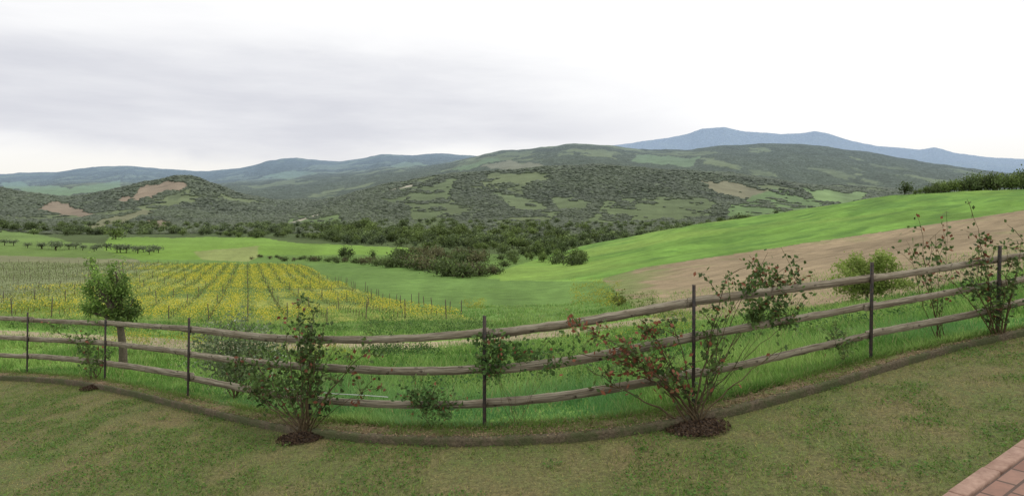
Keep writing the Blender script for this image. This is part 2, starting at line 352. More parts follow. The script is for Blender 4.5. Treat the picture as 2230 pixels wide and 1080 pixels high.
# ---------------------------------------------------------------- lawn
cp=np.linspace(-700,2930,400);cd=dcurb(cp);LX=(cp-CX)/F*cd;LY=cd
xs=np.linspace(LX[0],LX[-1],260);yc=np.interp(xs,LX,LY)
t=np.linspace(0,1,150)[:,None];GX=np.broadcast_to(xs[None],(150,260));GY=-6+t*(yc[None]+.05+6)
def lawnz(x,y): return planez(x,y)+.03*(fbm(x/.8,y/.8,90,3)-.5)
GZ=lawnz(GX,GY)
ii=(np.arange(149)[:,None]*260+np.arange(259)[None])
mk('lawn',np.stack([GX,GY,GZ],-1).reshape(-1,3),np.stack([ii,ii+1,ii+261,ii+260],-1).reshape(-1,4),[ml],smooth=True,kind='structure')
def blades(x,y,z,h,w,C,lean=.5):
    n=len(x);a=rng.uniform(0,2*np.pi,n);dx=np.cos(a)*w/2;dy=np.sin(a)*w/2
    l=rng.normal(size=(n,2))*lean*h[:,None]
    V=np.stack([np.stack([x-dx,y-dy,z-.01],-1),np.stack([x+dx,y+dy,z-.01],-1),np.stack([x+l[:,0],y+l[:,1],z+h],-1)],1).reshape(-1,3)
    return V,np.arange(n*3).reshape(-1,3),np.repeat(C,3,axis=0)
mounds=[(657,956,.20),(1520,934,.23),(205,846,.16)]
MD=[(float((a-CX)/F*planed(a,b)),float(planed(a,b)),r) for a,b,r in mounds]
def offmound(x,y):
    k=np.ones(x.shape,bool)
    for (mx_,my_,r) in MD:
        wob_=.8+.45*fbm(x/.09,y/.09,190,2);k&=((x-mx_)/(r*1.05))**2+((y-my_)/(r*.8))**2>wob_*(.55+.6*rng.random(x.shape))
    return k
n=340000
bx=rng.uniform(-9.5,8.5,n);by=rng.uniform(2.6,11.5,n)
keep=(by<np.interp(bx,LX,LY)+.02)&(np.abs(bx)<by*.95+.6)&offmound(bx,by);bx=bx[keep];by=by[keep]
patio_e=np.array([1.05,.66]);patio_e/=np.linalg.norm(patio_e);patio_n=np.array([patio_e[1],-patio_e[0]])
PO=np.array([2.77,3.87])
pd=(bx-PO[0])*patio_n[0]+(by-PO[1])*patio_n[1]
kp=pd<-.0
bx,by=bx[kp],by[kp];n=len(bx)
k=.55*fbm(bx/1.1,by/1.1,100,4)+.45*fbm(bx/.28,by/.28,99,3);k2=fbm(bx/.08,by/.08,101,2);k3=rng.random(n)
g1=lin((114,138,60));g2=lin((170,154,100));g3=lin((82,106,44))
tt=sm01(k+.3*(k2-.5)+.2*(k3-.5),.38,.57)[:,None]
q=rng.random(n)
cc=g2*(1-tt)+g1*tt;cc=np.where((q<.36)[:,None],g3*(.6+.4*tt)+g2*.25*(1-tt),cc)*(.7+.8*rng.random((n,1)))
cc=cc*(.80+.42*fbm(bx/2.0,by/2.0,106,3))[:,None]
V,Fq,Cb=blades(bx,by,lawnz(bx,by),(.012+.024*rng.random(n))*(.5+.8*tt[:,0]),np.full(n,.0065),cc,1.0)
A=Acc();A.add(V,Fq,Cb)
n=90000;x=rng.uniform(-8,7,n);y=rng.uniform(2.7,9,n)
pd=(x-PO[0])*patio_n[0]+(y-PO[1])*patio_n[1];cl=.55*fbm(x/1.1,y/1.1,100,4)+.45*fbm(x/.28,y/.28,99,3)
kp=(pd<-.02)&(y<np.interp(x,LX,LY))&(np.abs(x)<y*.95+.6)&(cl+.25*(fbm(x/.15,y/.15,103,2)-.5)+.05*sm01(-x,1,3)>.54)&offmound(x,y);x,y=x[kp],y[kp];n=len(x)
P=np.stack([x,y,lawnz(x,y)+.010+.018*rng.random(n)],-1);V,Fq=leaves(P,.02*rng.uniform(.6,1.4,n),.017,flat=.6)
A.add(V,Fq,np.repeat(lin((90,124,54))*rng.uniform(.6,1.35,(n,1)),4,axis=0))
A.make('lawn_grass',[mgr],kind='stuff')
n=250000
gp=rng.uniform(-150,2380,n);dd=np.exp(rng.uniform(math.log(5.7),math.log(48),n))
ex=40000;gp=np.r_[gp,rng.uniform(-150,2380,ex)];dd=np.r_[dd,dfence(gp[-ex:])-.04+.5*rng.random(ex)]
kp=dd>dfence(gp)-.04;gp=gp[kp];dd=dd[kp];x=(gp-CX)/F*dd;y=dd;z=ground(x,y);z=np.where(dd<dfence(gp)+.05,planez(x,y)+.04,z);pyy=HY+(ZC-z)*F/y
PATH=[(-700,706),(0,717),(300,731),(450,741),(900,744),(1050,736),(1250,714),(1450,684),(1560,674),(1700,672),(2000,640),(2230,590),(2230,540),(1310,600),(1380,668),(1450,700),(1250,728),(1060,752),(900,762),(600,766),(400,762),(250,754),(0,738),(-700,724)]
kp=~inpoly(gp,pyy,PATH)|(rng.random(len(gp))<.14);x,y,z,gp=x[kp],y[kp],z[kp],gp[kp];n=len(x)
k=.6*fbm(x/1.6,y/1.6,110,4)+.4*fbm(x/.4,y/.4,118,2);q=rng.random((n,1))
tt=sm01(k,.35,.65)[:,None]
cc=(lin((96,134,60))*(1-tt)+lin((146,174,94))*tt)*(.66+.78*q)
bl=fbm(x/3,y/3,115,2);bw=.45*sm01(bl,.45,.65)[:,None]*sm01(12-y,0,5)[:,None];cc=cc*(1-bw)+lin((100,158,106))*bw
dry=rng.random((n,1))<.06;cc=np.where(dry,lin((168,164,112)),cc)
h=(.05+.10*rng.random(n))*(.5+1.0*sm01(fbm(x/1.3,y/1.3,113,3),.35,.65))
h*=np.clip(.55+(y-dfence(gp))/3,.55,1.3)
V,Fq,Cb=blades(x,y,z,h,.008+.0009*y,cc,.5)
mk('meadow_grass',V,Fq,[mgr],Cb,kind='stuff')
def scatter_clumps(regs,name,lab=None):
    A=Acc()
    for (poly,nn,hh,ls,c1,c2) in regs:
        xs_=[p[0] for p in poly];ys_=[p[1] for p in poly]
        px=rng.uniform(min(xs_),max(xs_),nn*2);py=rng.uniform(min(ys_),max(ys_),nn*2)
        m=inpoly(px,py,poly);px=px[m][:nn];py=py[m][:nn]
        d=np.array([hit(a,b,7.) for a,b in zip(px,py)])
        d=np.maximum(d,dfence(px)+.3)
        X0=(px-CX)/F*d
        K=14
        P=np.stack([np.repeat(X0,K),np.repeat(d,K),np.zeros(len(d)*K)],-1)
        sg=hh*.45;P[:,0]+=rng.normal(size=len(P))*sg;P[:,1]+=rng.normal(size=len(P))*sg
        P[:,2]=ground(P[:,0],P[:,1])+rng.random(len(P))*hh*np.repeat(rng.uniform(.4,1.3,len(d)),K)
        V,Fq=leaves(P,ls*rng.uniform(.6,1.3,len(P)),ls*.6)
        q=rng.random((len(P),1));cc=(lin(c1)*(1-q)+lin(c2)*q)*np.repeat(rng.uniform(.6,1.25,len(d)),K)[:,None]
        A.add(V,Fq,np.repeat(cc,4,axis=0))
    A.make(name,[mgr],kind='stuff')
scatter_clumps([
 ([(840,770),(1200,740),(1480,720),(1500,800),(1250,850),(900,860)],650,.18,.055,(60,98,48),(110,148,76)),
 ([(1300,720),(1700,690),(2230,600),(2230,650),(1800,730),(1500,770)],600,.22,.06,(60,96,48),(112,148,76)),
 ([(0,740),(400,770),(800,790),(780,830),(400,800),(0,760)],360,.14,.055,(82,116,56),(140,162,80)),
 ([(800,760),(940,758),(950,775),(800,780)],130,.24,.06,(50,76,40),(88,114,60)),
 ([(780,700),(1060,700),(1080,735),(800,735)],300,.3,.09,(70,102,54),(116,144,76)),
 ([(1300,640),(1420,640),(1480,690),(1380,700)],120,.3,.1,(84,108,54),(130,146,76)),
 ([(0,700),(400,715),(760,715),(760,725),(300,725),(0,715)],300,.25,.09,(74,106,52),(120,148,76))],'meadow_weeds')
scatter_clumps([
 ([(250,728),(460,735),(460,752),(250,748)],110,.3,.05,(150,156,60),(196,188,84)),
 ([(1180,700),(1500,680),(1520,730),(1250,760)],130,.3,.05,(140,154,60),(186,182,76)),
 ([(1240,612),(1350,612),(1350,670),(1250,668)],130,.5,.12,(140,150,56),(190,182,74)),
 ([(0,640),(180,625),(170,690),(0,690)],240,.4,.09,(126,144,60),(180,178,74)),
 ([(600,750),(760,752),(760,790),(560,775)],60,.2,.05,(140,154,64),(190,184,76)),
 ([(1010,655),(1060,655),(1060,675),(1010,672)],40,.4,.09,(150,154,56),(190,182,74))],'yellow_wildflowers')
n=270000
y=np.exp(rng.uniform(math.log(37),math.log(150),n));s=rng.uniform(-32,13.2,n);x=s-.433*y
ph=np.abs((((s+.9*(fbm(x/4,y/7,124,2)-.5))/RS)%1)-.5)*2
pr=(.28+.72*sm01(1-ph,.2,.9))*sm01(s+26*(fbm(x/8,y/8,121,3)-.5),-26,-4)*sm01(fbm(x/5,y/7,122,3),.34,.60)
kp=(rng.random(n)<pr)&(CX+F*x/y>-60);x,y=x[kp],y[kp];n=len(x)
P=np.stack([x,y,ground(x,y)+.10+.45*rng.random(n)],-1)
V,Fq=leaves(P,.03+.0013*y,.03+.0010*y);q=rng.random((n,1))
cc=np.where(q<.56,lin((216,204,82)),lin((134,158,74)))*(.8+.36*rng.random((n,1)))
mk('yellow_mustard_flowers',V,Fq,[mgr],np.repeat(cc,4,axis=0),kind='stuff')
A=Acc();rows=np.arange(-67.2,13.1,RS);sp=[]
for s in rows:
    yy=np.arange(37.5+rng.uniform(0,1.5),148,1.1);xx=s-.433*yy
    kp=CX+F*xx/yy>-80;yy,xx=yy[kp],xx[kp]
    if len(yy)==0: continue
    zz=ground(xx,yy)
    K=12;P=np.stack([np.repeat(xx,K),np.repeat(yy,K),np.repeat(zz,K)],-1)
    P+=rng.normal(size=P.shape)*np.array([.3,.4,.0]);P[:,2]+=.10+.5*rng.random(len(P))
    V,Fq=leaves(P,.07+.001*P[:,1],.05+.0008*P[:,1]);q=rng.random((len(P),1))
    cc=lin((104,122,62))*(1-q)+lin((142,158,84))*q
    if s<-20: cc=lin((112,122,82))*(1-q)+lin((138,150,98))*q
    A.add(V,Fq,np.repeat(cc,4,axis=0))
    w_=.025;V=np.stack([np.stack([xx-w_,yy,zz],-1),np.stack([xx+w_,yy,zz],-1),np.stack([xx+w_*.6+.03,yy+.02,zz+.4],-1),np.stack([xx-w_*.6+.03,yy+.02,zz+.4],-1)],1).reshape(-1,3)
    A.add(V,np.arange(len(V)).reshape(-1,4),lin((96,86,68)))
    ys_=np.arange(37.2,148,11)+rng.uniform(-.3,.3);
    for yv in ys_:
        xv=s-.433*yv
        if CX+F*xv/yv>-40: sp.append((yv,xv))
for yv in np.arange(38,95,2.6): sp.append((yv,13.3-.433*yv+rng.normal()*.2))
A.make('grape_vines',[mvf],kind='stuff')
sp.sort()
P=[(0,0,-.2),(0.01,0,.5),(0,0.01,.9),(0,.01,1.1)];V,Fq=tube(P,[.032,.03,.028,.025],6)
Fq=[Fq,np.array([[18,19,20,21,22,23]])]
ob0=None
for i,(yv,xv) in enumerate(sp[:295]):
    if ob0 is None: o=ob0=mk('vineyard_stake',V,Fq,[mbark])
    else: o=ob0.copy();col.objects.link(o)
    o.location=(xv,yv,float(ground(xv,yv)));o.rotation_euler=(rng.normal()*.05,rng.normal()*.05,rng.uniform(0,6))
    o.scale=(1,1,rng.uniform(.75,1.15))
    o['label']='weathered grey wooden stake in a vineyard row';o['category']='stake';o['group']='stakes along the vineyard rows'
Vs=[];Fs=[];k=0
for (yv,xv) in sp[295:]:
    Vs.append(V+np.array([xv,yv,float(ground(xv,yv))]));Fs.append(Fq[0]+k);k+=len(V)
if Vs: mk('vineyard_stakes',np.concatenate(Vs),np.concatenate(Fs),[mbark],kind='stuff')

# ---------------------------------------------------------------- trees
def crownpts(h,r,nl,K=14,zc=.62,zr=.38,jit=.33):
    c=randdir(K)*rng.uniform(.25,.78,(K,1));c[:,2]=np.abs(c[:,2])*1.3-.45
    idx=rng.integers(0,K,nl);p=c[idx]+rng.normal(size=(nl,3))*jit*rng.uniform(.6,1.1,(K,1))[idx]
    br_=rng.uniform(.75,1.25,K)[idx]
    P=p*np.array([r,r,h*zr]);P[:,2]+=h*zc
    return P,br_*(0.68+.45*np.clip((p[:,2]+1)/2,0,1)),c*np.array([r,r,h*zr])+np.array([0,0,h*zc])  # random clump tone, plus top light put into leaf colour: dark underside
def treeproto(name,h,r,nl,ls,c1,c2,zc=.62,zr=.38,trunk=(70,60,48),haze=0,limbs=14,tr=.03):
    A=Acc();P,b,cs=crownpts(h,r,nl,zc=zc,zr=zr)
    kp=P[:,2]>.02*h;P=P[kp];b=b[kp]
    V,Fq=leaves(P,ls*rng.uniform(.6,1.3,len(P)),ls*.65);q=rng.random((len(P),1))
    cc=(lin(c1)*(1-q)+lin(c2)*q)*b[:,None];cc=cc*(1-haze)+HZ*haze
    A.add(V,Fq,np.repeat(cc,4,axis=0))
    tc_=lin(trunk)*(1-haze)+HZ*haze
    top=h*(zc-zr*.3)
    V,Fq=tube([(0,0,-.03*h),(.01*h,0,top*.5),(0,.01*h,top)],[tr*h,tr*h*.75,tr*h*.5],6);A.add(V,Fq,tc_)
    for k in range(limbs):
        c=cs[k];V,Fq=tube([(0,0,top*.6),(c[0]*.4,c[1]*.4,top*.6+(c[2]-top*.6)*.6),tuple(c)],[tr*h*.5,tr*h*.35,tr*h*.12],4);A.add(V,Fq,tc_)
    return A
def protos(name,n,*a,**k):
    L=[]
    for i in range(n):
        o=treeproto(name,*a,**k).make(name,[mv]);L.append(o.data);bpy.data.objects.remove(o)
    return L
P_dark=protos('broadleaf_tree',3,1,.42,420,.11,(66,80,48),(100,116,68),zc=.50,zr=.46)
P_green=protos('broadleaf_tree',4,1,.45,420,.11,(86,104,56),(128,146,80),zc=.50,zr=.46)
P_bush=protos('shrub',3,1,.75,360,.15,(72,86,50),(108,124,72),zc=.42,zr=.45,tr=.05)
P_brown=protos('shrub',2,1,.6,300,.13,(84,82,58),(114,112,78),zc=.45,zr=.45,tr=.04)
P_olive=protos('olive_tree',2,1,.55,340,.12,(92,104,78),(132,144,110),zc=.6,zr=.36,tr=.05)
def place(name,protolist,px,py,hpx,label,cat,group,wid=1.0,dmin=60.,d=None):
    dd=d or hit(px,py,dmin);x=(px-CX)/F*dd
    o=bpy.data.objects.new(name,protolist[rng.integers(len(protolist))]);col.objects.link(o)
    h=hpx*dd/F;o.location=(x,dd,float(ground(x,dd))-.03*h);o.scale=(h*wid,h*wid,h);o.rotation_euler=(0,0,rng.uniform(0,6.28))
    o['label']=label;o['category']=cat;o['group']=group;return o
U=rng.uniform
for i in range(44):
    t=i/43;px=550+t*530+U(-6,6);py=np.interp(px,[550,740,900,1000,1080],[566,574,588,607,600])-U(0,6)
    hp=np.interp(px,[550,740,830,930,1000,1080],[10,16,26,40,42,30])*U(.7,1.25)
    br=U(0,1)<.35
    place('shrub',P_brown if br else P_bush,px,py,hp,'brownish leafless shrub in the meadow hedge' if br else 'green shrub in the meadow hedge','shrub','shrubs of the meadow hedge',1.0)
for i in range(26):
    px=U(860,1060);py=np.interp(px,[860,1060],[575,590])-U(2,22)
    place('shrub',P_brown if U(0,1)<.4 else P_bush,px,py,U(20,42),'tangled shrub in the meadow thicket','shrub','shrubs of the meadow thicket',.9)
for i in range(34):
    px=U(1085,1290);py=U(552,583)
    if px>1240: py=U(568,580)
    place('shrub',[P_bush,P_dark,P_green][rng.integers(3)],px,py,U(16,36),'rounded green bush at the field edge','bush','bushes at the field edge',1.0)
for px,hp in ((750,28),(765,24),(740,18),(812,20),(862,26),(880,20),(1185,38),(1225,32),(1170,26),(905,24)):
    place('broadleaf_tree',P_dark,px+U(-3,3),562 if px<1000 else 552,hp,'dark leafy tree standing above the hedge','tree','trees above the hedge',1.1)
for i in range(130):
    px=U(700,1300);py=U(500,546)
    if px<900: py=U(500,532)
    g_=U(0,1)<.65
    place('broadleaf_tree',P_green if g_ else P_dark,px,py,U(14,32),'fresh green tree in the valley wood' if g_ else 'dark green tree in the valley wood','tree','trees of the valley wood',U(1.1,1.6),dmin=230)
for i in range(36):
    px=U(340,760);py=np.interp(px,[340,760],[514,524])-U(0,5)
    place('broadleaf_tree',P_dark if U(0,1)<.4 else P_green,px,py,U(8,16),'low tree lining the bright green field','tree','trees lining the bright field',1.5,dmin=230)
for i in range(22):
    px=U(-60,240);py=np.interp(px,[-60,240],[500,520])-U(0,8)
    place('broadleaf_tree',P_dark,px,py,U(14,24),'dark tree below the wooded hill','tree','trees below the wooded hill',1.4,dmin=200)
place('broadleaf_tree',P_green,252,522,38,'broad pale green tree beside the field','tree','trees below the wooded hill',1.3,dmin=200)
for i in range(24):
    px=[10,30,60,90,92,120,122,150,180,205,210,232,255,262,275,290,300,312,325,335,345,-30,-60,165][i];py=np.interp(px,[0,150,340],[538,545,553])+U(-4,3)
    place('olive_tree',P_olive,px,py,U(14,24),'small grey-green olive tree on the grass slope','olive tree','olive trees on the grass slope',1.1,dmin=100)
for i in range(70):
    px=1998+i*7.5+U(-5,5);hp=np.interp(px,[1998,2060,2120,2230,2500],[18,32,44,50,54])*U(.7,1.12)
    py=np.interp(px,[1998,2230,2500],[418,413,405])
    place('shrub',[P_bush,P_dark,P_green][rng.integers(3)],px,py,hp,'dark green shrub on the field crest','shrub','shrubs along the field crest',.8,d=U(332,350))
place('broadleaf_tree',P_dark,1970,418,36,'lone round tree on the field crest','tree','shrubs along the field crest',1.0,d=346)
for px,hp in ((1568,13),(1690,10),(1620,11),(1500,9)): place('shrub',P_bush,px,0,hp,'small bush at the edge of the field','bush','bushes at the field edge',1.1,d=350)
t_=(1+5**.5)/2
iv=np.array([(-1,t_,0),(1,t_,0),(-1,-t_,0),(1,-t_,0),(0,-1,t_),(0,1,t_),(0,-1,-t_),(0,1,-t_),(t_,0,-1),(t_,0,1),(-t_,0,-1),(-t_,0,1)],float);iv/=np.linalg.norm(iv[0])
itf=np.array([(0,11,5),(0,5,1),(0,1,7),(0,7,10),(0,10,11),(1,5,9),(5,11,4),(11,10,2),(10,7,6),(7,1,8),(3,9,4),(3,4,2),(3,2,6),(3,6,8),(3,8,9),(4,9,5),(2,4,11),(6,2,10),(8,6,7),(9,8,1)])
def nearcol(x,y):
    px=CX+F*x/y;ci=np.clip(np.round((px+700)/3630*1040),0,1040).astype(int);ri=np.clip(np.round((np.log(y)-math.log(3.0))/(math.log(26000)-math.log(3.0))*(nr-1)),0,nr-1).astype(int)
    return FO[ri,ci],NT[ri,ci]
n=140000
y=np.exp(rng.uniform(math.log(560),math.log(2500),n));px=rng.uniform(-250,2400,n);x=(px-CX)/F*y
fo,nt_=nearcol(x,y);dens=fbm(x/60,y/60,131,3);line=np.abs(fbm(x/130,y/190,135,3)-.5)
clump=fbm(x/45,y/70,137,3)
kp=((fo>.5)&(rng.random(n)<.6+.7*sm01(dens,.35,.6)))|((fo<.5)&(nt_<.5)&(((clump>.60)&(rng.random(n)<.65))|(rng.random(n)<.003)|((line<.008)&(rng.random(n)<.5))));x,y=x[kp],y[kp];n=len(x)
sz=rng.uniform(2.2,4.4,n)*np.clip(y/1100,.75,1.5)
V=iv[None]*(1+.28*rng.normal(size=(n,12,1)))*sz[:,None,None]*np.array([1.25,1.25,.55])
V=V+np.stack([x,y,ground(x,y)+sz*.1],-1)[:,None]
q=rng.random((n,1));tone=fbm(x/120,y/200,141,3)[:,None]
cc=(lin((67,76,50))*(1-q)+lin((78,87,57))*q)*(.60+.8*tone)
pale=(rng.random((n,1))<.05);cc=np.where(pale,lin((92,104,68)),cc)
hzz=(1-np.exp(-np.maximum(y-200,0)/8000.))[:,None];cc=cc*(1-hzz)+HZn*hzz  # distance haze blended into the tree colours
cc=np.repeat(cc[:,None],12,axis=1)*(1+.1*iv[None,:,2:3])  # crown tops lightened in vertex colour, as lit from above
Ft=(itf[None]+np.arange(n)[:,None,None]*12).reshape(-1,3)
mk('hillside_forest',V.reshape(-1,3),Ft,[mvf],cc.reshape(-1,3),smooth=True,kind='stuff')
def woods(name,pts,hts,tpl):
    Vt=[];Ft=[];Ct=[];k=0
    data=[]
    for me in tpl:
        v=np.empty(len(me.vertices)*3,np.float32);me.vertices.foreach_get('co',v);v=v.reshape(-1,3)
        c=np.empty(len(v)*4,np.float32);me.color_attributes['Col'].data.foreach_get('color',c);c=c.reshape(-1,4)[:,:3]
        l=np.empty(len(me.loops),np.int32);me.loops.foreach_get('vertex_index',l);data.append((v,c,l.reshape(-1,4)))
    for (x,y),h in zip(pts,hts):
        v,c,f=data[rng.integers(len(data))];a=U(0,6.28);ca,sa=math.cos(a),math.sin(a);s=h*U(1.1,1.7)
        vv=np.stack([(v[:,0]*ca-v[:,1]*sa)*s+x,(v[:,0]*sa+v[:,1]*ca)*s+y,v[:,2]*h+float(ground(x,y))-.05*h],-1)
        Vt.append(vv);Ft.append(f+k);k+=len(v);Ct.append(c*U(.75,1.25)*.93+HZn*.06)  # random tone per tree, with a little haze tint painted in
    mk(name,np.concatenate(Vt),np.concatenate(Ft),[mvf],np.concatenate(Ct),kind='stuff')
pts=[];
while len(pts)<950:
    px=U(-100,1650);d_=math.exp(U(math.log(400),math.log(900)))
    x=(px-CX)/F*d_;py=HY+(ZC-float(ground(x,d_)))*F/d_
    if inpoly(np.array([px]),np.array([py]),[(-700,480),(0,500),(170,528),(235,519),(560,517),(640,528),(740,524),(740,600),(-700,600)])[0]: continue
    if px<700 and py>512: continue
    pts.append((x,d_))
woods('valley_wood',pts,rng.uniform(4,8.5,len(pts)),P_dark+P_green)

def bigtree(name,px,py,d,crown_blobs,trunkpath,tr,nl,ls,c1,c2,label,cat):
    base=W(px,py,d);base[2]=float(ground(base[0],base[1]))
    e=empty(name,tuple(base),label=label,category=cat)
    A=Acc();P0=[base+np.array([0,0,-.1])]+[W(a,b,d) for a,b in trunkpath]
    V,Fq=tube(P0,np.linspace(tr,tr*.7,len(P0)),9);A.add(V-base,Fq,(0,0,0))
    top=P0[-1]
    B=Acc()
    for (cx_,cy_,rx,ry,wt,shade) in crown_blobs:
        c=W(cx_,cy_,d)+np.array([0,U(-1,1)*rx*d/F*.5,0]);
        m=(top+c)/2+rng.normal(size=3)*.05
        V,Fq=tube([top,m,c],[tr*.55,tr*.35,tr*.12],6);A.add(V-base,Fq,(0,0,0))
        ends=[]
        for _ in range(9):
            e2=c+randdir(1)[0]*np.array([rx,rx,ry])*d/F*U(.7,1.35)
            V,Fq=tube([m,(m+e2)/2+rng.normal(size=3)*.04,e2],[tr*.2,tr*.1,.004],4);A.add(V-base,Fq,(0,0,0));ends.append(e2)
        n=int(nl*wt);ei=rng.integers(0,9,n);tq=rng.random((n,1))**.5
        E=np.array(ends)[ei];P=m+(E-m)*(.35+.7*tq)+rng.normal(size=(n,3))*np.array([rx,rx,ry])*d/F*.2
        V,Fq=leaves(P,ls*rng.uniform(.6,1.3,n),ls*.5);q=rng.random((n,1))
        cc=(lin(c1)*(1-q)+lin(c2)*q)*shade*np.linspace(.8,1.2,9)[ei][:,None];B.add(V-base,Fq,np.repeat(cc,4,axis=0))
    A.make('trunk',[mbark],parent=e);B.make('crown',[mv],parent=e)
dt=hit(265,806,10.)
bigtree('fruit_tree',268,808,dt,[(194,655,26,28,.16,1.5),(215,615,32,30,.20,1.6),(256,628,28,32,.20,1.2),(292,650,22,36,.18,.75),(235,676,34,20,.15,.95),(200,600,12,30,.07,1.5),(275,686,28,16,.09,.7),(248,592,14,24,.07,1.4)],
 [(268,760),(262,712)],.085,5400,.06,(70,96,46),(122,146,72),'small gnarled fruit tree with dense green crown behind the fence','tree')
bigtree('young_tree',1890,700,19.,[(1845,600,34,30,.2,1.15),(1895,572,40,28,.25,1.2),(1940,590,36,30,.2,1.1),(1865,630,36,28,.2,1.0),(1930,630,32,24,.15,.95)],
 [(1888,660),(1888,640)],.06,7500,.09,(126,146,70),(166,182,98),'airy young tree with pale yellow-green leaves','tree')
bigtree('sapling',1345,668,hit(1345,668,14.),[(1342,640,12,18,.5,1.1),(1350,655,14,10,.5,1.0)],[(1346,660)],.05,260,.16,(88,96,46),(126,130,64),'thin sapling beside the ploughed field','tree')

# ---------------------------------------------------------------- border strip
cp=np.linspace(-300,2600,900);dc=dcurb(cp);dF=dfence(cp)
prof=[];uu=(cp-CX)/F
nx=13;wob=.05*(fbm(cp/30,cp*0,159,3)-.5)-.03
for k in range(nx):
    t=k/(nx-1);d=dc+(dF+.0+wob-dc)*t;x=uu*d;z=planez(x,d)
    hgt=.055+.010*math.sin(t*3.14)+.03*(fbm(x/.12,d/.12,151,3)-.5)
    prof.append(np.stack([x,d,z+hgt*(1 if k<nx-2 else .6)],-1))
fr=np.stack([uu*(dc-.01),dc-.01,planez(uu*dc,dc)-.06],-1);bk=np.stack([uu*(dF+.06),dF+.06,planez(uu*dF,dF)-.2],-1)
V=np.concatenate([fr[None],np.stack(prof),bk[None]]);m,n=V.shape[:2]
ii=(np.arange(m-1)[:,None]*n+np.arange(n-1)[None]);Fb=np.stack([ii,ii+1,ii+n+1,ii+n],-1).reshape(-1,4)
mk('garden_border_soil',V.reshape(-1,3),Fb,[mborder],smooth=True,kind='structure')
V=[]
for (off,hh) in ((-.03,-.05),(-.034,.055),(-.028,.074),(0.04,.076),(.055,.062),(.058,-.02)):
    d=dc+off+.018*(fbm(cp/10,cp*0+off*9,161,3)-.5);x=uu*d;V.append(np.stack([x,d,planez(x,d)+hh+.018*(fbm(x/.1,d/.1,162,3)-.5)],-1))
V=np.stack(V);m=6;ii=(np.arange(m-1)[:,None]*n+np.arange(n-1)[None])
mk('garden_kerb',V.reshape(-1,3),np.stack([ii,ii+1,ii+n+1,ii+n],-1).reshape(-1,4),[mkerb],smooth=False,kind='structure')
n=46000;p=rng.uniform(-200,2430,n);tt=rng.random(n);d=dcurb(p)-.02+(dfence(p)+.08-dcurb(p))*tt;x=(p-CX)/F*d
kp=offmound(x,d);p,tt,d,x=p[kp],tt[kp],d[kp],x[kp];n=len(x)
P=np.stack([x,d,planez(x,d)+.064+.014*rng.random(n)+.01*(tt<.25)],-1);kk=n//4
V,Fq=leaves(P[:kk],.026*rng.uniform(.4,1.3,kk),.012,flat=.7);q=rng.random((kk,1))
A=Acc();A.add(V,Fq,np.repeat((lin((88,70,50))*(1-q)+lin((172,150,116))*q),4,axis=0))
gm=sm01(fbm(x/.5,d/.5,171,3)+.5*(tt-.5),.38,.55)
sel=np.arange(kk,n)[rng.random(n-kk)<gm[kk:]*.95+.14]
V,Fq,Cb=blades(x[sel],d[sel],P[sel,2]-.01,(.010+.03*rng.random(len(sel)))*(.6+1.2*tt[sel]),np.full(len(sel),.007),(lin((116,140,66))*rng.uniform(.6,1.3,(len(sel),1))),.7)
A.add(V,Fq,Cb)
# crumbs of soil on the bare patches
for (mx_,my_,r0_) in MD:
    k=900;a=rng.uniform(0,6.283,k);r=r0_*1.25*np.sqrt(rng.random(k));x=mx_+r*np.cos(a);y=my_+r*.8*np.sin(a)
    P=np.stack([x,y,planez(x,y)+.02+.05*np.clip(1-r/(r0_*1.1),0,1)+.01*rng.random(k)],-1);V,Fq=leaves(P,.03*rng.uniform(.3,1.3,k),.02,flat=.3);q=rng.random((k,1))
    A.add(V,Fq,np.repeat(lin((50,38,30))*(1-q)+lin((104,84,64))*q,4,axis=0))
A.make('leaf_litter',[mgr],kind='stuff')
for (mx_,my_,r0_) in MD:
    n1,n2=40,12;V=[(0,0,.05)]
    er=.8+.4*fbm(np.cos(np.arange(n1)/n1*6.283)*1.6+mx_,np.sin(np.arange(n1)/n1*6.283)*1.6,180,2)
    for i in range(1,n2):
        for j in range(n1):
            r=r0_*er[j]*i/(n2-1);a=j/n1*6.283;h=.05*math.cos(i/(n2-1)*1.57)
            V.append((r*math.cos(a)*1.1,r*math.sin(a)*.8,h+U(-.014,.014)))
    V=np.array(V);V[-n1:,2]=-.06;V+=np.array([mx_,my_,0]);V[:,2]+=planez(V[:,0],V[:,1])+.008
    f3=np.array([(0,1+j,1+(j+1)%n1) for j in range(n1)]);f4=np.array([(1+i*n1+j,1+(i+1)*n1+j,1+(i+1)*n1+(j+1)%n1,1+i*n1+(j+1)%n1) for i in range(n2-2) for j in range(n1)])
    mk('soil_patch',V,[f3,f4],[mmound],smooth=False,kind='structure')

# ---------------------------------------------------------------- fence
posts=[(-130,676,812),(60,680,818),(229,694,832),(410,692,873),(675,702,922),(1055,687,940),(1510,620,894),(1896,571,792),(2172,535,736),(2420,500,695)]
rails=[[(-200,686),(0,692),(229,704),(410,716),(600,734),(850,738),(1055,725),(1200,708),(1510,657),(1700,632),(1896,607),(2172,563),(2230,554),(2500,512)],
[(-200,728),(0,734),(229,746),(410,769),(672,799),(850,807),(1055,803),(1200,790),(1510,733),(1896,668),(2172,617),(2230,605),(2500,560)],
[(-200,764),(0,772),(229,790),(410,820),(560,849),(672,868),(850,879),(1055,876),(1200,863),(1510,812),(1896,728),(2172,670),(2230,656),(2500,606)]]
fe=empty('wooden_fence',(float((1055-CX)/F*dfence(1055)),float(dfence(1055)),float(planez(-.26,5.8))),label='curved weathered three-rail wooden fence on thin metal posts',category='fence')
fl=np.array(fe.location)
